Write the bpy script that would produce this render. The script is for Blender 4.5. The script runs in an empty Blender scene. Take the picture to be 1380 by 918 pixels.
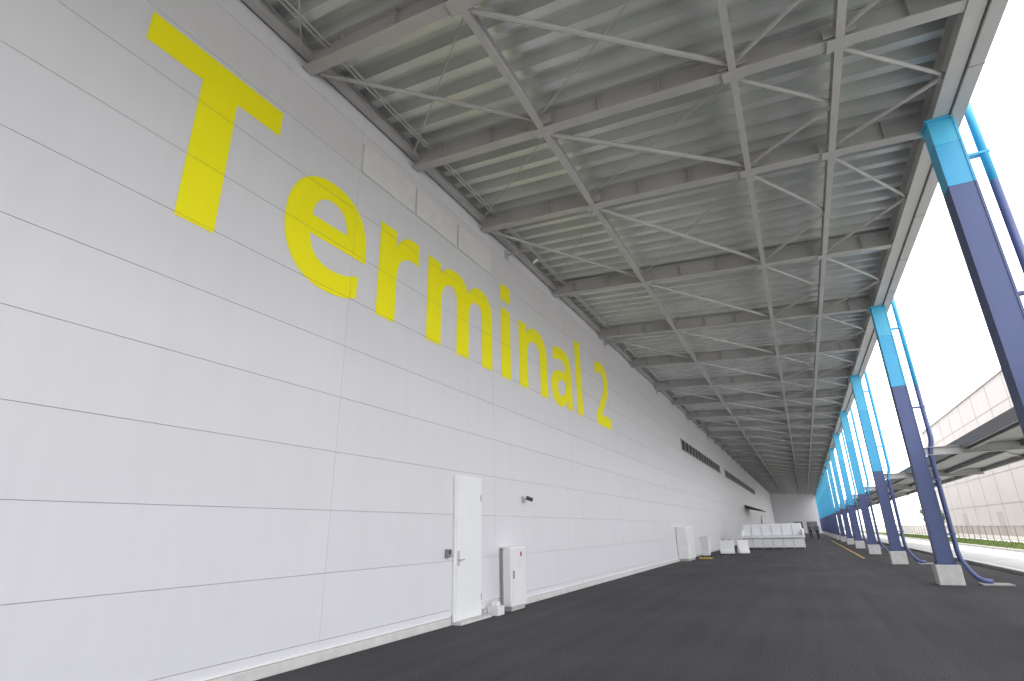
import bpy, bmesh, math, random
from mathutils import Vector, Matrix
from mathutils.geometry import tessellate_polygon
random.seed(4)
S = bpy.context.scene
S.view_settings.view_transform='Standard'
S.view_settings.look='None'
S.view_settings.exposure=0

# ---------------------------------------------------------------- materials
def mat(name, col, rough=0.6, metal=0.0, var=0.06, scale=3.0, bump=0.0, bscale=80.0, island=0.0, streak=0.0, spec=0.5):
    m=bpy.data.materials.new(name); m.use_nodes=True
    nt=m.node_tree; N=nt.nodes; L=nt.links
    b=N['Principled BSDF']
    b.inputs['Roughness'].default_value=rough
    b.inputs['Metallic'].default_value=metal
    b.inputs['Specular IOR Level'].default_value=spec
    tc=N.new('ShaderNodeTexCoord')
    n=N.new('ShaderNodeTexNoise'); n.inputs['Scale'].default_value=scale; n.inputs['Detail'].default_value=3
    L.new(tc.outputs['Object'],n.inputs['Vector'])
    mr=N.new('ShaderNodeMapRange'); mr.inputs['From Min'].default_value=0.3; mr.inputs['From Max'].default_value=0.7
    mr.inputs['To Min'].default_value=1-var; mr.inputs['To Max'].default_value=1+var
    L.new(n.outputs['Fac'],mr.inputs['Value'])
    fac=mr.outputs['Result']
    if island>0:
        g=N.new('ShaderNodeNewGeometry')
        m2=N.new('ShaderNodeMapRange'); m2.inputs['To Min'].default_value=1-island; m2.inputs['To Max'].default_value=1+island
        L.new(g.outputs['Random Per Island'],m2.inputs['Value'])
        mu=N.new('ShaderNodeMath'); mu.operation='MULTIPLY'
        L.new(fac,mu.inputs[0]); L.new(m2.outputs['Result'],mu.inputs[1]); fac=mu.outputs[0]
    if streak>0:
        mp=N.new('ShaderNodeMapping'); mp.inputs['Scale'].default_value=(3,3,0.15)
        L.new(tc.outputs['Object'],mp.inputs['Vector'])
        n3=N.new('ShaderNodeTexNoise'); n3.inputs['Scale'].default_value=1.6; n3.inputs['Detail'].default_value=3
        L.new(mp.outputs[0],n3.inputs['Vector'])
        m3=N.new('ShaderNodeMapRange'); m3.inputs['From Min'].default_value=0.35; m3.inputs['From Max'].default_value=0.75
        m3.inputs['To Min'].default_value=1; m3.inputs['To Max'].default_value=1-streak
        L.new(n3.outputs['Fac'],m3.inputs['Value'])
        mu=N.new('ShaderNodeMath'); mu.operation='MULTIPLY'
        L.new(fac,mu.inputs[0]); L.new(m3.outputs['Result'],mu.inputs[1]); fac=mu.outputs[0]
    vm=N.new('ShaderNodeVectorMath'); vm.operation='SCALE'
    vm.inputs[0].default_value=col[:3]
    L.new(fac,vm.inputs['Scale']); L.new(vm.outputs['Vector'],b.inputs['Base Color'])
    if bump>0:
        n2=N.new('ShaderNodeTexNoise'); n2.inputs['Scale'].default_value=bscale; n2.inputs['Detail'].default_value=2
        L.new(tc.outputs['Object'],n2.inputs['Vector'])
        bp=N.new('ShaderNodeBump'); bp.inputs['Strength'].default_value=bump; bp.inputs['Distance'].default_value=0.01
        L.new(n2.outputs['Fac'],bp.inputs['Height']); L.new(bp.outputs[0],b.inputs['Normal'])
    return m

M_wall=mat('wall_panel_paint',(0.715,0.705,0.725),0.5,0,0.012,0.7,0,14,island=0.010,streak=0.025)
M_joint=mat('panel_joint',(0.56,0.56,0.57),0.8)
M_plinth=mat('plinth_concrete',(0.62,0.61,0.59),0.85,0,0.08,6)
M_yel=mat('yellow_lettering',(0.98,0.90,0.012),0.5,0,0.008,2,spec=0.2)
M_white=mat('white_paint',(0.82,0.82,0.82),0.4,0,0.02,2)
M_white2=mat('offwhite_paint',(0.77,0.76,0.755),0.5,0,0.04,3)
M_steel=mat('grey_steel_paint',(0.52,0.51,0.50),0.5,0,0.05,2)
M_deck=mat('galvanised_deck',(0.72,0.74,0.72),0.38,0.3,0.07,0.8,streak=0)
M_fascia=mat('fascia_metal',(0.44,0.435,0.43),0.45,0.1,0.04,1)
M_cyan=mat('cyan_column_paint',(0.06,0.42,0.70),0.4,0,0.03,2)
M_cyan2=mat('light_cyan_column_paint',(0.09,0.50,0.76),0.4,0,0.03,2)
M_navy=mat('navy_column_paint',(0.075,0.10,0.24),0.4,0,0.04,2)
M_conc=mat('concrete',(0.45,0.44,0.42),0.85,0,0.12,4,0.4,60)
M_road=mat('concrete_road',(0.40,0.39,0.37),0.85,0,0.10,0.6)
M_dark=mat('dark_metal',(0.05,0.05,0.055),0.5)
M_mid=mat('mid_grey_metal',(0.22,0.22,0.23),0.5,0.2)
M_red=mat('red_label',(0.55,0.03,0.03),0.5)
M_line=mat('road_paint_yellow',(0.60,0.42,0.08),0.7,0,0.25,8)
M_wline=mat('road_paint_white',(0.75,0.75,0.73),0.7,0,0.12,8)
M_beige=mat('beige_cladding',(0.33,0.30,0.28),0.6,0,0.04,0.3)
M_bjoint=mat('cladding_joint',(0.27,0.25,0.235),0.7)
M_tarp=mat('white_plastic',(0.82,0.83,0.84),0.45,0,0.04,2)
M_fence=mat('fence_metal',(0.20,0.17,0.14),0.6)
M_trunk=mat('bark',(0.10,0.07,0.05),0.9)
M_leaf=mat('foliage',(0.06,0.10,0.03),0.7,0,0.4,0.6,island=0.35)
M_skin=mat('skin',(0.5,0.32,0.24),0.6); M_shirt=mat('blue_shirt',(0.12,0.16,0.30),0.8); M_trouser=mat('dark_trousers',(0.03,0.03,0.05),0.85)
M_hair=mat('hair',(0.02,0.015,0.01),0.6); M_vest=mat('grey_jacket',(0.15,0.15,0.16),0.7)

def asphalt():
    m=bpy.data.materials.new('asphalt'); m.use_nodes=True
    nt=m.node_tree; N=nt.nodes; L=nt.links; b=N['Principled BSDF']
    tc=N.new('ShaderNodeTexCoord')
    a=N.new('ShaderNodeTexNoise'); a.inputs['Scale'].default_value=45; a.inputs['Detail'].default_value=3
    c=N.new('ShaderNodeTexNoise'); c.inputs['Scale'].default_value=0.35; c.inputs['Detail'].default_value=5
    mp=N.new('ShaderNodeMapping'); mp.inputs['Scale'].default_value=(3.0,0.12,1)
    d=N.new('ShaderNodeTexNoise'); d.inputs['Scale'].default_value=1.0; d.inputs['Detail'].default_value=3
    for x in (a,c): L.new(tc.outputs['Object'],x.inputs['Vector'])
    L.new(tc.outputs['Object'],mp.inputs['Vector']); L.new(mp.outputs[0],d.inputs['Vector'])
    def mr(src,lo,hi,f0=0.3,f1=0.7):
        q=N.new('ShaderNodeMapRange'); q.inputs['From Min'].default_value=f0; q.inputs['From Max'].default_value=f1
        q.inputs['To Min'].default_value=lo; q.inputs['To Max'].default_value=hi; L.new(src,q.inputs['Value']); return q.outputs['Result']
    f1=mr(a.outputs['Fac'],0.45,1.6); f2=mr(c.outputs['Fac'],0.82,1.18); f3=mr(d.outputs['Fac'],0.87,1.15)
    m1=N.new('ShaderNodeMath'); m1.operation='MULTIPLY'; L.new(f1,m1.inputs[0]); L.new(f2,m1.inputs[1])
    m2=N.new('ShaderNodeMath'); m2.operation='MULTIPLY'; L.new(m1.outputs[0],m2.inputs[0]); L.new(f3,m2.inputs[1])
    vm=N.new('ShaderNodeVectorMath'); vm.operation='SCALE'; vm.inputs[0].default_value=(0.063,0.058,0.062)
    L.new(m2.outputs[0],vm.inputs['Scale']); L.new(vm.outputs['Vector'],b.inputs['Base Color'])
    b.inputs['Roughness'].default_value=0.85; b.inputs['Specular IOR Level'].default_value=0.25
    bp=N.new('ShaderNodeBump'); bp.inputs['Strength'].default_value=0.5; bp.inputs['Distance'].default_value=0.01
    L.new(a.outputs['Fac'],bp.inputs['Height']); L.new(bp.outputs[0],b.inputs['Normal'])
    return m
M_asph=asphalt()
M_grass=mat('grass',(0.09,0.125,0.03),0.9,0,0.35,1.5)
M_soil=mat('ground_soil',(0.22,0.21,0.17),0.9,0,0.2,0.05)

# ---------------------------------------------------------------- mesh builder
class MB:
    def __init__(s): s.v=[]; s.f=[]
    def add(s,vs,fs):
        o=len(s.v); s.v+= [tuple(p) for p in vs]; s.f+=[tuple(i+o for i in f) for f in fs]
    def box(s,x0,x1,y0,y1,z0,z1):
        s.add([(x0,y0,z0),(x1,y0,z0),(x1,y1,z0),(x0,y1,z0),(x0,y0,z1),(x1,y0,z1),(x1,y1,z1),(x0,y1,z1)],
              [(0,3,2,1),(4,5,6,7),(0,1,5,4),(1,2,6,5),(2,3,7,6),(3,0,4,7)])
    def rod(s,p,q,r,n=8,w=None,h=None):
        p=Vector(p); q=Vector(q); d=(q-p).normalized()
        up=Vector((0,0,1)) if abs(d.z)<0.95 else Vector((0,1,0))
        a=d.cross(up).normalized(); b=a.cross(d).normalized()
        if w is not None: ring=[(-w/2,-h/2),(w/2,-h/2),(w/2,h/2),(-w/2,h/2)]
        else: ring=[(r*math.cos(2*math.pi*i/n),r*math.sin(2*math.pi*i/n)) for i in range(n)]
        k=len(ring); vs=[p+a*u+b*v for u,v in ring]+[q+a*u+b*v for u,v in ring]
        fs=[(i,(i+1)%k,(i+1)%k+k,i+k) for i in range(k)]+[tuple(range(k-1,-1,-1)),tuple(range(k,2*k))]
        s.add(vs,fs)
    def sweep(s,pts,r,n=10):
        pts=[Vector(p) for p in pts]; rings=[]
        for i,p in enumerate(pts):
            d=(pts[min(i+1,len(pts)-1)]-pts[max(i-1,0)]).normalized()
            a=d.cross(Vector((0,1,0))).normalized(); b=a.cross(d).normalized()
            rings.append([p+a*(r*math.cos(2*math.pi*j/n))+b*(r*math.sin(2*math.pi*j/n)) for j in range(n)])
        o=len(s.v)
        for g in rings: s.v+=[tuple(x) for x in g]
        for i in range(len(pts)-1):
            for j in range(n):
                s.f.append((o+i*n+j,o+i*n+(j+1)%n,o+(i+1)*n+(j+1)%n,o+(i+1)*n+j))
        s.f.append(tuple(o+j for j in range(n-1,-1,-1))); s.f.append(tuple(o+(len(pts)-1)*n+j for j in range(n)))
    def prism(s,prof,fa,fb):
        k=len(prof); vs=[fa(*p) for p in prof]+[fb(*p) for p in prof]
        s.add(vs,[(i,(i+1)%k,(i+1)%k+k,i+k) for i in range(k)]+[tuple(range(k-1,-1,-1)),tuple(range(k,2*k))])
    def obj(s,name,m,parent=None,smooth=False,bevel=0,loc=None):
        me=bpy.data.meshes.new(name); me.from_pydata(s.v,[],s.f); me.update()
        bm=bmesh.new(); bm.from_mesh(me); bmesh.ops.recalc_face_normals(bm,faces=bm.faces); bm.to_mesh(me); bm.free()
        if smooth:
            for p in me.polygons: p.use_smooth=True
        o=bpy.data.objects.new(name,me); S.collection.objects.link(o)
        me.materials.append(m)
        if parent: o.parent=parent
        if loc: o.location=loc
        if bevel:
            b=o.modifiers.new('bevel','BEVEL'); b.width=bevel; b.segments=2; b.limit_method='ANGLE'
        return o
def empty(name,loc=(0,0,0)):
    e=bpy.data.objects.new(name,None); e.empty_display_size=0.3; e.location=loc; S.collection.objects.link(e); return e
def sheet(name,x0,x1,y0,y1,z,m):
    b=MB(); b.add([(x0,y0,z),(x1,y0,z),(x1,y1,z),(x0,y1,z)],[(0,1,2,3)]); return b.obj(name,m)

WX=-5.8; END=140.0; START=-14.0
# ---------------------------------------------------------------- ground
sheet('ground',-600,900,-600,1500,-0.012,M_soil)
sheet('asphalt_pavement',WX-2,5.45,-40,END+20,0.0,M_asph)
sheet('concrete_road',5.6,9.6,-40,300,-0.004,M_road)
kb=MB()
y=-40
while y<200:
    kb.box(5.45,5.6,y,y+0.985,-0.1,0.10); y+=1.0
kb.obj('kerb',M_conc)
kb=MB(); y=-40
while y<250:
    kb.box(9.6,9.75,y,y+0.985,-0.1,0.12); y+=1.0
kb.obj('kerb',M_conc)
sheet('road_edge_line',5.95,6.07,-40,250,0.001,M_wline)
sheet('yellow_ground_line',2.18,2.28,32,70,0.004,M_line)
sheet('grass_strip',9.75,13.4,-40,300,0.05,M_grass)
gb=MB()
for i in range(9000):
    x=random.uniform(9.8,13.3); yy=random.uniform(25,110); h=random.uniform(0.06,0.16); a=random.uniform(0,3.14); w=0.03
    dx=math.cos(a)*w; dy=math.sin(a)*w
    gb.add([(x-dx,yy-dy,0.05),(x+dx,yy+dy,0.05),(x+random.uniform(-.05,.05),yy,0.05+h)],[(0,1,2)])
gb.obj('grass_blades',M_grass)
sheet('apron_pavement',13.4,120,-40,400,0.0,M_road)

# ---------------------------------------------------------------- terminal building
T=empty('terminal_building')
zs=[0.13,0.24]+[0.24+0.8*k for k in range(1,11)]+[8.95]
zs=[z for z in zs if z<=8.95]
ys=[5.84+4.7*k for k in range(-5,30)]
ys=[y for y in ys if START<y<END]; ys=[START]+ys+[END]
g=0.003; gv=0.0018
dy0,dy1,dz1=8.93,9.90,2.56
pw=MB()
for i in range(len(ys)-1):
    for j in range(len(zs)-1):
        pw.box(WX-0.05,WX,ys[i]+gv,ys[i+1]-gv,zs[j]+g,zs[j+1]-g)
pw.obj('wall_panels',M_wall,T)
b=MB(); b.box(WX-45,WX-0.02,START,END,0.0,8.94); b.obj('building_core',M_joint,T)
b=MB(); b.box(WX-45,WX+0.06,START,END,9.45,10.0); b.obj('parapet',M_wall,T)
b=MB(); b.box(WX-0.05,WX+0.05,START,8.86,0.0,0.12); b.box(WX-0.05,WX+0.05,10.03,END,0.0,0.12); b.obj('plinth',M_plinth,T,bevel=0.01)
b=MB(); b.box(WX,WX+0.02,START,8.86,0.125,0.15); b.box(WX,WX+0.02,9.97,END,0.125,0.15); b.obj('base_flashing',M_white,T)
D=MB(); D.box(WX+0.002,WX+0.05,dy0,dy1,0.04,dz1); D.obj('door_frame',M_white,T,bevel=0.006)
D=MB(); D.box(WX+0.05,WX+0.064,dy0+0.05,dy1-0.05,0.06,dz1-0.05); D.obj('door_leaf',M_white,T,bevel=0.005)
D=MB(); D.rod((WX+0.11,dy0+0.1,1.05),(WX+0.11,dy0+0.25,1.05),0.012); D.rod((WX+0.06,dy0+0.1,1.05),(WX+0.11,dy0+0.1,1.05),0.012); D.box(WX+0.064,WX+0.072,dy0+0.07,dy0+0.14,0.95,1.2)
D.box(WX+0.064,WX+0.08,dy1-0.06,dy1-0.04,0.3,0.42); D.box(WX+0.064,WX+0.08,dy1-0.06,dy1-0.04,2.1,2.22)
D.obj('door_handle',M_steel,T)
D=MB(); D.box(WX+0.002,WX+0.22,dy0-0.03,dy1+0.1,0,0.04); D.obj('door_step',M_plinth,T)
D=MB(); D.box(WX+0.002,WX+0.07,dy0-0.25,dy0-0.13,1.10,1.24); D.obj('card_reader',M_mid,T,bevel=0.01)
D=MB(); D.box(WX+0.07,WX+0.076,dy0-0.225,dy0-0.155,1.16,1.22); D.obj('card_reader_face',M_dark,T)
for k,(a,c) in enumerate([(5.87,7.33),(7.41,8.86),(8.94,10.4)]):
    b=MB(); b.box(WX+0.002,WX+0.035,a,c,7.43,8.03); b.obj('cover_panel_%d'%(k+1),M_white2,T,bevel=0.004)
def vent(y0,y1,z0,z1,k):
    b=MB(); b.box(WX+0.002,WX+0.012,y0,y1,z0,z1); b.obj('vent_back_%d'%k,M_dark,T)
    b=MB(); yy=y0
    while yy<y1-0.1:
        b.box(WX+0.012,WX+0.05,yy,yy+0.09,z0,z1); yy+=1.2
    zz=z0+0.05
    while zz<z1:
        b.add([(WX+0.012,y0,zz+0.04),(WX+0.012,y1,zz+0.04),(WX+0.06,y1,zz),(WX+0.06,y0,zz)],[(0,1,2,3)]); zz+=0.09
    b.box(WX+0.012,WX+0.06,y0,y1,z1-0.03,z1); b.box(WX+0.012,WX+0.06,y0,y1,z0,z0+0.03)
    b.obj('vent_louvres_%d'%k,M_steel,T)
vent(33.8,51.5,5.95,6.62,1); vent(55,90,5.95,6.62,2)
b=MB(); b.box(-6.2,4.4,END+0.01,END+20,0,8.9); b.obj('end_block',M_wall,T)
b=MB(); b.box(-2.2,-0.4,END-0.03,END,0.1,2.4); b.box(0.4,2.4,END-0.03,END,0.1,2.4); b.obj('end_block_doors',M_mid,T)

P=empty('wall_spotlight')
b=MB(); b.box(WX+0.002,WX+0.03,11.86,11.98,2.15,2.30); b.rod((WX+0.03,11.92,2.22),(WX+0.16,11.92,2.25),0.012); b.obj('bracket',M_steel,P)
b=MB(); b.rod((WX+0.12,11.88,2.26),(WX+0.21,11.99,2.21),0.045,14); b.obj('lamp_head',M_dark,P)
P=empty('hydrant_cabinet')
b=MB(); b.box(WX+0.02,WX+0.27,10.72,11.42,0.08,1.22); b.obj('body',M_white,P,bevel=0.012)
b=MB(); b.box(WX+0.27,WX+0.282,10.76,11.38,0.14,1.18); b.obj('door',M_white2,P,bevel=0.004)
b=MB(); b.box(WX+0.05,WX+0.25,10.76,11.38,0,0.08); b.obj('base',M_conc,P)
b=MB(); b.box(WX+0.283,WX+0.287,11.14,11.21,1.02,1.11); b.obj('label',M_red,P)
b=MB(); b.box(WX+0.283,WX+0.30,10.80,10.83,0.6,0.75); b.obj('handle',M_mid,P)
P=empty('standpipe')
b=MB(); b.rod((WX+0.22,10.42,0),(WX+0.22,10.42,1.15),0.026,12); b.rod((WX+0.22,10.42,1.15),(WX+0.22,10.42,1.2),0.034,12); b.obj('pipe',M_mid,P,smooth=False)
b=MB(); b.box(WX+0.06,WX+0.3,10.1,10.36,0,0.16); b.box(WX+0.12,WX+0.24,10.16,10.3,0.16,0.24); b.rod((WX+0.22,10.42,0.1),(WX+0.22,10.2,0.1),0.03); b.obj('valve_box',M_white2,P,bevel=0.01)

# ---------------------------------------------------------------- lettering (outlines in 1/700 cap units)
sign=empty('terminal_lettering_sign')
GL={
'T':["M0 700 L558 700 L558 578 L352 578 L352 0 L206 0 L206 578 L0 578"],
'e':["M493 225 L140 225 C146 145 195 100 285 100 C345 100 400 115 450 143 L450 30 C400 3 340 -12 265 -12 C95 -12 0 85 0 260 C0 430 100 540 255 540 C410 540 493 440 493 275",
     "M140 318 L355 318 C352 400 318 440 252 440 C187 440 148 395 140 318"],
'r':["M0 0 L0 528 L130 528 L134 430 C160 500 215 540 280 540 C300 540 318 538 333 535 L333 398 C315 404 295 406 275 406 C190 406 145 350 145 250 L145 0"],
'm':["M0 0 L0 528 L132 528 L135 458 C165 510 220 540 295 540 C370 540 425 505 450 450 C485 510 545 540 610 540 C720 540 772 465 772 345 L772 0 L630 0 L630 310 C630 385 608 420 560 420 C495 420 460 365 460 280 L460 0 L317 0 L317 310 C317 385 295 420 247 420 C182 420 145 365 145 280 L145 0"],
'i':["M0 0 L0 528 L148 528 L148 0","M-4 612 L-4 700 C-4 714 4 722 18 722 L130 722 C144 722 152 714 152 700 L152 612 C152 598 144 590 130 590 L18 590 C4 590 -4 598 -4 612"],
'n':["M0 0 L0 528 L135 528 L138 455 C170 510 230 540 315 540 C450 540 520 455 520 320 L520 0 L375 0 L375 290 C375 375 345 420 275 420 C195 420 145 365 145 270 L145 0"],
'a':["M330 0 L325 75 C290 20 235 -12 165 -12 C65 -12 0 50 0 145 C0 265 90 320 250 322 L310 322 L310 345 C310 400 280 425 215 425 C160 425 105 410 55 382 L55 495 C110 525 170 540 240 540 C380 540 450 475 450 345 L450 120 C450 75 453 35 460 0",
     "M310 238 L265 238 C180 238 135 215 135 155 C135 115 160 90 205 90 C270 90 310 140 310 215"],
'l':["M0 0 L0 740 L148 740 L148 0"],
'2':["M0 0 L0 105 L170 275 C270 375 310 425 310 490 C310 550 270 590 200 590 C145 590 85 570 35 530 L35 655 C90 692 155 712 230 712 C375 712 462 635 462 510 C462 410 410 335 290 225 L180 122 L480 122 L480 0"]}
def path(s):
    import re
    t=re.findall(r'[MLC]|-?\d+\.?\d*',s); i=0; pts=[]; c=None
    while i<len(t):
        if t[i] in 'MLC': c=t[i]; i+=1
        if c in 'ML': pts.append((float(t[i]),float(t[i+1]))); i+=2
        else:
            p0=pts[-1]; q=[float(v) for v in t[i:i+6]]; i+=6
            for k in range(1,15):
                u=k/14; a=(1-u)**3; b_=3*u*(1-u)**2; c_=3*u*u*(1-u); d_=u**3
                pts.append((a*p0[0]+b_*q[0]+c_*q[2]+d_*q[4],a*p0[1]+b_*q[1]+c_*q[3]+d_*q[5]))
    return pts
letters=[('T',2.33,4.21),('e',4.47,6.13),('r',6.46,7.58),('m',7.89,10.49),('i',10.93,11.45),('n',11.92,13.72),('a',14.0,15.68),('l',16.08,16.60),('2',17.98,19.6)]
U=2.37/700
for (ch,y0,y1) in letters:
    loops=[path(s) for s in GL[ch]]
    allp=[p for l in loops for p in l]; ax=min(p[0] for p in allp); bx_=max(p[0] for p in allp)
    bm=bmesh.new()
    def M3(p): return Vector((WX+0.005, y0+(p[0]-ax)/(bx_-ax)*(y1-y0), 5.0+p[1]*U))
    groups=[[l] for l in loops] if ch=='i' else [loops]
    for gr in groups:
        fl=[p for l in gr for p in l]; vs=[bm.verts.new(M3(p)) for p in fl]
        for t in tessellate_polygon([[Vector((p[0],p[1],0)) for p in l] for l in gr]):
            try: bm.faces.new([vs[i] for i in t])
            except Exception: pass
    bmesh.ops.recalc_face_normals(bm,faces=bm.faces)
    for ax_,c in [('z',z) for z in zs]+[('y',y) for y in ys]:
        gg=0.0022 if ax_=='z' else gv
        for e in (-gg,gg):
            co=(0,0,c+e) if ax_=='z' else (0,c+e,0); no=(0,0,1) if ax_=='z' else (0,1,0)
            bmesh.ops.bisect_plane(bm,geom=bm.verts[:]+bm.edges[:]+bm.faces[:],plane_co=co,plane_no=no)
        dele=[f for f in bm.faces if abs((f.calc_center_median().z if ax_=='z' else f.calc_center_median().y)-c)<gg*0.95]
        bmesh.ops.delete(bm,geom=dele,context='FACES')
    for f_ in bm.faces:
        if f_.normal.x<0: f_.normal_flip()
    me=bpy.data.meshes.new('letter_'+ch); bm.to_mesh(me); bm.free()
    me.materials.append(M_yel)
    o=bpy.data.objects.new('letter_'+ch,me); S.collection.objects.link(o); o.parent=sign

# ---------------------------------------------------------------- canopy
C=empty('entrance_canopy')
OX=3.1
def zb(x): return 8.42-(x-WX)*0.64/8.9
GD=0.40
def zd(x): return zb(x)+GD
per=0.46; dep=0.20
prof=[]; y=START
while y<END:
    prof+= [(y,0),(y+0.15,0),(y+0.20,dep),(y+0.41,dep)]
    y+=per
b=MB(); x0=WX; x1=3.2
for (yy,zz) in prof:
    b.v.append((x0,yy,zd(x0)+zz)); b.v.append((x1,yy,zd(x1)+zz))
for i in range(len(prof)-1): b.f.append((2*i,2*i+1,2*i+3,2*i+2))
b.obj('corrugated_deck',M_deck,C)
gy=[-10.0,-7.0,-4.0,-0.8,1.4,4.5,7.3,10.0]; y=14.45
while y<END: gy.append(y); y+=4.5
def iprof(w,h,tf,tw):
    return [(-w/2,0),(w/2,0),(w/2,tf),(tw/2,tf),(tw/2,h-tf),(w/2,h-tf),(w/2,h),(-w/2,h),(-w/2,h-tf),(-tw/2,h-tf),(-tw/2,tf),(-w/2,tf)]
b=MB()
for y in gy:
    b.prism(iprof(0.20,GD-0.005,0.02,0.014),lambda u,v,y=y:(WX+0.02,y+u,zb(WX)+v),lambda u,v,y=y:(OX-0.12,y+u,zb(OX)+v))
b.obj('girders',M_steel,C)
b=MB()
LX=[-2.95,0.19,1.58]
for x in LX:
    b.prism(iprof(0.11,0.2,0.012,0.01),lambda u,v,x=x:(x+u,START,zb(x)-0.012+v),lambda u,v,x=x:(x+u,END,zb(x)-0.012+v))
b.prism(iprof(0.12,0.22,0.012,0.01),lambda u,v:(WX+0.10+u,START,zb(WX)+0.17+v),lambda u,v:(WX+0.10+u,END,zb(WX)+0.17+v))
b.obj('purlins',M_steel,C)
b=MB()
for y in gy:
    for x in LX:
        b.box(x-0.16,x+0.16,y-0.11,y+0.11,zb(x)-0.022,zb(x)-0.006)
        for s in (-1,1): b.box(x-0.2,x+0.2,y+s*0.14-0.005,y+s*0.14+0.005,zb(x)+0.02,zb(x)+0.18)
    for x in (-5.0,-4.0,-1.9,-0.9,2.4):   # web stiffeners
        b.box(x-0.006,x+0.006,y-0.095,y-0.008,zb(x)+0.022,zb(x)+GD-0.03)
b.obj('gusset_plates',M_steel,C)
b=MB(); r=MB()
cols=[WX+0.1]+LX+[OX-0.1]
for i in range(len(gy)-1):
    ya,yb_=gy[i],gy[i+1]
    for k in range(4):
        xa,xb=cols[k],cols[k+1]
        if k==0:
            if i%2==1: b.rod((xa,ya+0.2,zb(xa)+0.1),(xb,yb_-0.2,zb(xb)+0.08),0.035)
            r.rod((xa,yb_-0.2,zb(xa)+0.14),(xb,ya+0.2,zb(xb)+0.12),0.012,6)
        elif k==1:
            b.rod((xa,ya+0.15,zb(xa)+0.06),(xb,yb_-0.15,zb(xb)+0.06),0.042)
            r.rod((xa,yb_-0.2,zb(xa)+0.14),(xb,ya+0.2,zb(xb)+0.14),0.014,6)
        else:
            ym=(ya+yb_)/2
            b.rod((xa,ya+0.15,zb(xa)+0.06),(xb,ym,zb(xb)+0.06),0.032)
            b.rod((xb,ym+0.06,zb(xb)+0.06),(xa,yb_-0.15,zb(xa)+0.06),0.032)
b.obj('brace_tubes',M_steel,C); r.obj('brace_rods',M_steel,C)
b=MB()
b.prism(iprof(0.22,0.42,0.02,0.014),lambda u,v:(OX+u,START,zb(OX)-0.02+v),lambda u,v:(OX+u,END,zb(OX)-0.02+v))
b.obj('edge_beam',M_steel,C)
b=MB(); b.box(OX+0.13,OX+0.33,START,END,zb(OX)-0.06,zb(OX)+0.66); b.obj('fascia',M_fascia,C,bevel=0.01)
b=MB()
for y in [START+2.25*k for k in range(1,68)]:
    b.box(OX+0.128,OX+0.334,y-0.006,y+0.006,zb(OX)-0.064,zb(OX)+0.664)
b.obj('fascia_joints',M_mid,C)
b=MB(); b.add([(WX-0.3,START,9.42),(3.43,START,zb(OX)+0.67),(3.43,END,zb(OX)+0.67),(WX-0.3,END,9.42)],[(0,1,2,3)]); b.obj('roof_skin',M_fascia,C)
b=MB()
for dx in (0.42,0.50): b.rod((WX+dx,START,zb(WX+dx)+0.30),(WX+dx,END,zb(WX+dx)+0.30),0.018,6)
b.obj('conduits',M_steel,C)

def flood(y):
    P=empty('ceiling_floodlight')
    x=WX+0.35; z=zb(WX)-0.22
    b=MB(); b.rod((WX+0.02,y,z+0.18),(WX+0.75,y,z+0.18),0.03); b.rod((WX+0.72,y,z+0.18),(WX+0.72,y,z+0.02),0.02)
    b.box(WX+0.003,WX+0.02,y-0.1,y+0.1,z+0.06,z+0.3); b.obj('arm',M_steel,P)
    b=MB(); b.rod((WX+0.68,y-0.02,z+0.05),(WX+0.80,y+0.06,z-0.16),0.10,18); b.obj('housing',M_mid,P)
    b=MB(); b.rod((WX+0.800,y+0.0605,z-0.162),(WX+0.806,y+0.064,z-0.172),0.085,18); b.obj('lens',M_white,P)
for y in (11.3,19.6,28.5,37.5,46.5): flood(y)

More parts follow.
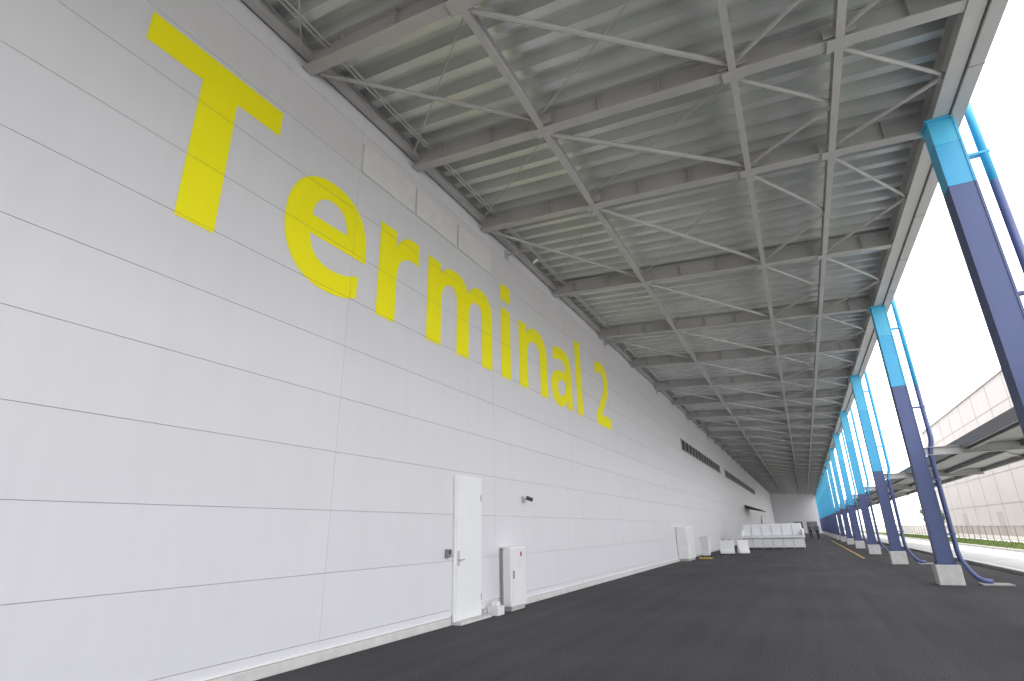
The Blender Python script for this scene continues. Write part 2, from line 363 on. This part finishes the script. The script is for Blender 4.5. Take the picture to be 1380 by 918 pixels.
# ---------------------------------------------------------------- columns
def column(y,zt):
    P=empty('canopy_column',(OX,y,0))
    top=zb(OX)-0.025
    zt=max(zt,0.5)
    hw=0.17; hd=0.16
    def seg(z0,z1,m,n):
        if z1-z0<0.02: return
        b=MB(); b.box(-hw,hw,-hd,hd,z0,z1); b.obj(n,m,P,bevel=0.008)
        b=MB(); b.box(-hw-0.012,-hw+0.02,-hd-0.012,hd+0.012,z0+0.004,z1-0.004); b.box(hw-0.02,hw+0.012,-hd-0.012,hd+0.012,z0+0.004,z1-0.004); b.obj(n+'_flange',m,P)
    seg(0.50,zt-0.0,M_navy,'shaft_lower')
    zl=min(top-0.02,zt+ (top-zt)*0.62)
    seg(zt,zl,M_cyan,'shaft_upper'); seg(zl,top-0.02,M_cyan2,'shaft_head')
    b=MB(); b.box(-0.22,0.22,-0.22,0.22,top-0.02,top+0.0); b.obj('cap_plate',M_cyan2,P)
    b=MB(); b.box(-0.27,0.27,-0.27,0.27,-0.05,0.48); b.obj('footing',M_plinth,P,bevel=0.02)
    b=MB(); b.box(-0.22,0.22,-0.22,0.22,0.48,0.505)
    for sx in (-1,1):
        for sy in (-1,1): b.rod((sx*0.195,sy*0.195,0.5),(sx*0.195,sy*0.195,0.55),0.015,6)
    b.obj('base_plate',M_navy,P)
    xo=0.43; pr=0.06
    def pip(pts,m,n):
        b=MB(); b.sweep(pts,pr,12); b.obj(n,m,P,smooth=True)
    upper=[(xo,0,top+0.35),(xo,0,top)]
    mid_=[(xo,0,3.75),(xo-0.02,0,3.62),(0.345,0,3.4),(0.325,0,3.25)]
    low=[(0.325,0,0.8),(0.35,0,0.6),(0.47,0,0.33),(0.58,0,0.18),(0.7,0,0.10),(0.88,0,0.07)]
    if zt>3.8:
        pip(upper+[(xo,0,zt)],M_cyan,'downpipe_upper'); pip([(xo,0,zt)]+mid_+low,M_navy,'downpipe_lower')
    else:
        q=min(max(zt,0.85),3.2); pip(upper+mid_+[(0.325,0,q)],M_cyan,'downpipe_upper'); pip([(0.325,0,q)]+low,M_navy,'downpipe_lower')
    b=MB()
    for z in (1.2,2.6): b.box(0.17,0.385,-0.065,0.065,z,z+0.04)
    b.obj('pipe_brackets',M_navy,P)
    b=MB(); b.box(0.17,xo+0.06,-0.065,0.065,4.6,4.64); b.obj('pipe_bracket_mid',M_navy if zt>4.7 else M_cyan,P)
    b=MB(); b.box(0.17,xo+0.06,-0.065,0.065,7.0,7.04); b.obj('pipe_bracket_top',M_cyan,P)
    b=MB(); b.box(0.62,1.25,-0.25,0.25,0.001,0.035); b.obj('drain_pad',M_conc,P,bevel=0.008)
cy=[0.8+9.0*k for k in range(-1,16)]
trans={9.8:6.5,18.8:5.25,27.8:3.6,36.8:3.1}
for y in cy:
    if y>END: break
    zt=6.9 if y<5 else trans.get(round(y,1),2.8)
    column(y,zt)

# ---------------------------------------------------------------- covered walkway
W=empty('covered_walkway')
wx0,wx1=4.2,6.7; wz=3.36
b=MB(); b.box(wx0,wx1,-14,125,wz+0.14,wz+0.24); b.obj('roof_slab',M_fascia,W)
b=MB(); b.box(wx0-0.06,wx0,-14,125,wz+0.04,wz+0.32); b.box(wx1,wx1+0.06,-14,125,wz+0.04,wz+0.32); b.obj('fascia_trim',M_fascia,W,bevel=0.008)
b=MB(); y=0.8-9
while y<125:
    b.prism(iprof(0.14,0.22,0.015,0.012),lambda u,v,y=y:(OX+0.2,y+u,wz-0.09+v),lambda u,v,y=y:(wx1-0.1,y+u,wz-0.09+v)); 
    b.rod((wx0+0.05,y,wz+0.1),(wx1-0.1,y+4.4,wz+0.1),0.025,6)
    y+=9.0
for x in (wx0+0.12,(wx0+wx1)/2,wx1-0.12):
    b.prism(iprof(0.10,0.14,0.012,0.01),lambda u,v,x=x:(x+u,-14,wz-0.004+v),lambda u,v,x=x:(x+u,125,wz-0.004+v))
b.obj('walkway_beams',M_steel,W)

# ---------------------------------------------------------------- far buildings on the right
B=empty('concourse_building')
bx=20; bh=15.6
b=MB(); b.box(bx,bx+30,45,112,0,bh); b.obj('block',M_beige,B)
b=MB()
for z in (3.4,6.6,9.8,13.0): b.box(bx-0.03,bx,45,112,z,z+0.04)
for y in range(45,113,6): b.box(bx-0.025,bx,y,y+0.04,0,bh)
b.obj('cladding_joints',M_bjoint,B)
b=MB(); b.box(bx-0.12,bx+30.1,44.9,112.1,bh+0.01,bh+0.25); b.obj('coping',M_beige,B)
b=MB()
for y in range(50,108,16): b.box(bx-0.02,bx-0.002,y,y+2.2,0.1,2.6)
b.obj('service_doors',M_bjoint,B)
B=empty('hangar_building')
b=MB(); b.box(32,80,130,190,0,9.5); b.obj('block',M_beige,B)
b=MB(); b.box(31.8,80.2,129.8,190,9.51,9.9); b.obj('roof_edge',M_white2,B)
b=MB()
for x in range(35,78,7): b.box(x,x+5,129.95,129.99,0.1,5.5)
b.obj('roller_doors',M_fascia,B)

F=empty('perimeter_fence')
b=MB(); y=10
while y<150:
    b.rod((13.6,y,0),(13.6,y,1.25),0.03,6); y+=2.0
for z in (0.2,1.18): b.rod((13.6,10,z),(13.6,150,z),0.022,6)
y=10
while y<110:
    b.box(13.593,13.607,y,y+0.02,0.2,1.18); y+=0.2
b.obj('posts_and_rails',M_fence,F)

def tree(x,y,h):
    P=empty('broadleaf_tree',(x,y,0))
    b=MB(); pts=[(0,0,0),(0.1,0.05,h*0.3),(0.0,0.1,h*0.6)]
    b.rod(pts[0],pts[1],0.18,7); b.rod(pts[1],pts[2],0.12,7)
    for k in range(7):
        a=k*0.9; b.rod((0.05,0.05,h*(0.3+0.04*k)),(math.cos(a)*h*0.25,math.sin(a)*h*0.25,h*(0.5+0.05*k)),0.05,5)
    b.obj('trunk',M_trunk,P)
    b=MB()
    cl=[(random.gauss(0,h*0.16),random.gauss(0,h*0.16),h*random.uniform(0.42,0.92),h*random.uniform(0.09,0.17)) for _ in range(22)]
    for (cx,cy_,cz,cr) in cl:
        for _ in range(55):
            d=Vector((random.gauss(0,1),random.gauss(0,1),random.gauss(0,.8))).normalized()*cr*random.uniform(0.5,1.1)
            p=Vector((cx,cy_,cz))+d; s=h*0.03
            a=Vector((random.gauss(0,1),random.gauss(0,1),random.gauss(0,1))).normalized()*s
            c=Vector((random.gauss(0,1),random.gauss(0,1),random.gauss(0,1))).normalized()*s
            b.add([p-a,p+c,p+a,p-c],[(0,1,2,3)])
    b.obj('crown',M_leaf,P)
for k in range(6): tree(24+random.uniform(-1,8),128+k*9+random.uniform(-3,3),random.uniform(3.5,5))

# ---------------------------------------------------------------- things standing along the wall
P=empty('electrical_cabinet')
b=MB(); b.box(WX+0.02,WX+0.5,29.2,31.2,0.1,1.6); b.obj('body',M_white,P,bevel=0.015)
b=MB(); b.box(WX+0.03,WX+0.48,29.25,31.15,0,0.1); b.obj('base',M_conc,P)
b=MB()
for a in (29.25,30.25): b.box(WX+0.5,WX+0.515,a,a+0.93,0.16,1.55)
b.obj('doors',M_white2,P,bevel=0.004)
P=empty('wheel_stop')
b=MB(); b.prism([(-.06,0),(.06,0),(.04,.08),(-.04,.08)],lambda u,v:(-5.2,31.6+u,v),lambda u,v:(-4.5,31.4+u,v)); b.obj('body',M_line,P)

def barrier(x,y,rot,L=1.3):
    P=empty('plastic_barrier',(x,y,0)); P.rotation_euler=(0,0,rot)
    b=MB(); b.prism([(-.25,0.05),(.25,0.05),(.25,.2),(.12,.35),(.09,.8),(-.09,.8),(-.12,.35),(-.25,.2)],lambda u,v:(-L/2,u,v),lambda u,v:(L/2,u,v)); b.obj('body',M_white,P,bevel=0.03)
    b=MB(); b.rod((-L/4,0,0.8),(-L/4,0,0.86),0.05,10); b.rod((L/4,0,0.8),(L/4,0,0.86),0.05,10); b.obj('filler_caps',M_mid,P)
    b=MB(); b.box(-L/2+.05,-L/2+.3,-.2,.2,0,.05); b.box(L/2-.3,L/2-.05,-.2,.2,0,.05); b.obj('feet',M_dark,P)
barrier(-4.35,36.5,0.15,0.8); barrier(-3.5,36.9,0.4,0.6)
P=empty('wheeled_bin',(-5.05,33.2,0))
b=MB(); b.prism([(-.22,-.25),(.22,-.25),(.22,.25),(-.22,.25)],lambda u,v:(u*.85,v*.85,0.1),lambda u,v:(u,v,0.95)); b.obj('body',M_white,P,bevel=0.02)
b=MB(); b.prism([(-.27,.95),(.27,.95),(.24,1.03),(0.0,1.08),(-.25,1.02)],lambda u,v:(u,-.28,v),lambda u,v:(u,.28,v)); b.obj('lid',M_white2,P,bevel=0.01)
b=MB(); b.rod((-.24,.2,.1),(-.18,.2,.1),.1,12); b.rod((.18,.2,.1),(.24,.2,.1),.1,12); b.obj('wheels',M_dark,P)

def seats(x0,x1,y,h):
    P=empty('long_white_bench',((x0+x1)/2,y,0)); w=x1-x0
    n=6; cw=w/n
    b=MB(); b.box(-w/2,w/2,-0.9,0.3,0.10,0.72); b.obj('lower_body',M_white,P,bevel=0.04)
    b=MB(); b.box(-w/2-0.08,w/2+0.08,-1.05,0.35,0.725,0.88); b.obj('seat_slab',M_tarp,P,bevel=0.05)
    b=MB(); b.prism([(-0.42,0.885),(0.3,0.885),(0.3,h-0.08),(0.16,h),(-0.08,h),(-0.22,h-0.10)],lambda u,v:(-w/2+0.05,u,v),lambda u,v:(w/2-0.05,u,v))
    b.obj('backrest',M_tarp,P,bevel=0.07)
    b=MB()
    for s in (-1,1): b.prism([(-0.95,0.885),(0.3,0.885),(0.3,1.35),(-0.3,1.32),(-0.85,1.15)],lambda u,v,s=s:(s*w/2-0.09*s,u,v),lambda u,v,s=s:(s*w/2+0.06*s,u,v))
    b.obj('armrests',M_tarp,P,bevel=0.04)
    b=MB()
    for i in range(1,n):
        a=-w/2+i*cw; b.rod((a,-0.43,0.9),(a,-0.235,h-0.11),0.022,8)
    for i in range(n+1):
        a=-w/2+i*(w-0.1)/n
        b.box(a+0.03,a+0.07,-0.908,-0.902,0.14,0.70)
        b.rod((a+.03,-.8,.05),(a+.07,-.8,.05),.05,12)
    b.obj('seams_and_castors',M_steel,P)
seats(-4.25,-0.2,46.0,1.72)

P=empty('service_stair')
b=MB()
for k in range(10): b.box(WX+0.1,WX+1.4,70+k*0.3,70.3+k*0.3,0.17*k,0.17*(k+1)+0.0)
b.box(WX+0.1,WX+1.4,73,76,1.6,1.72); b.obj('steps',M_mid,P)
b=MB()
for k in range(0,11,2): b.rod((WX+1.4,70.1+k*.28,.17*k),(WX+1.4,70.1+k*.28,.17*k+1),.02,6)
b.rod((WX+1.4,70.1,1.0),(WX+1.4,72.9,2.7),.025,6); b.rod((WX+1.4,72.9,2.7),(WX+1.4,76,2.7),.025,6); b.obj('handrail',M_dark,P)
b=MB(); b.prism([(WX+.01,3.6),(WX+1.8,3.2),(WX+1.8,3.3),(WX+.01,3.95)],lambda u,v:(u,70,v),lambda u,v:(u,77,v)); b.obj('awning',M_dark,P)

# ---------------------------------------------------------------- people
def person(x,y,rot,shirt,stride=0.18):
    P=empty('pedestrian',(x,y,0)); P.rotation_euler=(0,0,rot)
    def skinned(name,verts,edges,rad,m,root=0):
        me=bpy.data.meshes.new(name); me.from_pydata(verts,edges,[]); o=bpy.data.objects.new(name,me); S.collection.objects.link(o); o.parent=P
        sk=o.modifiers.new('s','SKIN'); 
        for i,r in enumerate(rad): me.skin_vertices[0].data[i].radius=(r,r) if not isinstance(r,tuple) else r
        me.skin_vertices[0].data[root].use_root=True
        su=o.modifiers.new('u','SUBSURF'); su.levels=1; su.render_levels=2; me.materials.append(m); return o
    s=stride
    V=[(0,0,.95),(0,0,1.12),(0,0,1.38),(0,0,1.48),(.18,0,1.42),(.23,-.06,1.14),(.22,.05,.92),(-.18,0,1.42),(-.23,.06,1.14),(-.22,.16,.93)]
    skinned('torso',V,[(0,1),(1,2),(2,3),(2,4),(4,5),(5,6),(2,7),(7,8),(8,9)],[(.15,.11),(.14,.10),(.16,.11),.06,.065,.048,.036,.065,.048,.036],shirt)
    V=[(0,0,.95),(.09,0,.90),(.10,s*.6,.50),(.10,s*.7,.09),(.10,s*.7+.16,.04),(-.09,0,.90),(-.10,-s*.3,.50),(-.10,-s*1.4,.12),(-.10,-s*1.4+.14,.04)]
    skinned('legs',V,[(0,1),(1,2),(2,3),(3,4),(0,5),(5,6),(6,7),(7,8)],[(.14,.11),.09,.06,.045,.04,.09,.06,.045,.04],M_trouser)
    V=[(0,0,1.46),(0,.01,1.53),(0,.015,1.62),(0,.01,1.70)]
    skinned('head',V,[(0,1),(1,2),(2,3)],[.05,.055,.085,.06],M_skin)
    b=MB(); b.rod((.22,.05,.92),(.22,.08,.80),.03,8); b.rod((-.22,.16,.93),(-.22,.2,.82),.03,8); b.obj('hands',M_skin,P)
    bm=bmesh.new(); bmesh.ops.create_uvsphere(bm,u_segments=14,v_segments=8,radius=.1)
    bmesh.ops.delete(bm,geom=[v for v in bm.verts if v.co.z<-0.03 ],context='VERTS')
    me=bpy.data.meshes.new('hair'); bm.to_mesh(me); bm.free(); o=bpy.data.objects.new('hair',me); o.location=(0,-.01,1.66); S.collection.objects.link(o); o.parent=P; me.materials.append(M_hair)
person(1.2,78,0.2,M_shirt); person(0.5,82,3.3,M_vest,0.1)

# ---------------------------------------------------------------- world, sun, camera
sd=Vector((-0.5,-0.85,0)).normalized(); el=math.radians(60)
sd=Vector((sd.x*math.cos(el),sd.y*math.cos(el),math.sin(el)))
w=bpy.data.worlds.new('World'); S.world=w; w.use_nodes=True
nt=w.node_tree; sky=nt.nodes.new('ShaderNodeTexSky'); sky.sky_type='NISHITA'; sky.sun_disc=False
sky.sun_elevation=el; sky.sun_rotation=math.atan2(sd.x,sd.y); sky.air_density=1.0; sky.dust_density=3.0; sky.ozone_density=1.0
bg=nt.nodes['Background']; bg.inputs['Strength'].default_value=0.15
mx=nt.nodes.new('ShaderNodeMix'); mx.data_type='RGBA'; mx.inputs[0].default_value=0.8
nt.links.new(sky.outputs[0],mx.inputs[6]); mx.inputs[7].default_value=(27.2,27.6,28.8,1)   # bright thin haze
nt.links.new(mx.outputs[2],bg.inputs['Color'])
w.cycles.sampling_method='MANUAL'; w.cycles.sample_map_resolution=256
ld=bpy.data.lights.new('sun','SUN'); ld.energy=3.5; ld.angle=math.radians(0.5); ld.color=(1,0.96,0.9)
lo=bpy.data.objects.new('sun',ld); lo.rotation_euler=sd.to_track_quat('Z','Y').to_euler(); lo.location=(0,0,50); S.collection.objects.link(lo)

cd=bpy.data.cameras.new('camera'); cam=bpy.data.objects.new('camera',cd); S.collection.objects.link(cam)
cd.sensor_width=36; cd.lens=730/1380*36; cd.clip_end=5000; cd.clip_start=0.05
f=730.0
def nrm(a): return Vector(a).normalized()
d=nrm((395,250,f)); u=nrm((-45,-2059,f)); u=(u-d*u.dot(d)).normalized(); r=d.cross(u)
i=Vector((r.x,d.x,u.x)); j=Vector((r.y,d.y,u.y)); k=Vector((r.z,d.z,u.z))
R=Matrix((i,-j,-k)).transposed().to_4x4(); R.translation=Vector((0,0,1.5))
cam.matrix_world=R
S.camera=cam
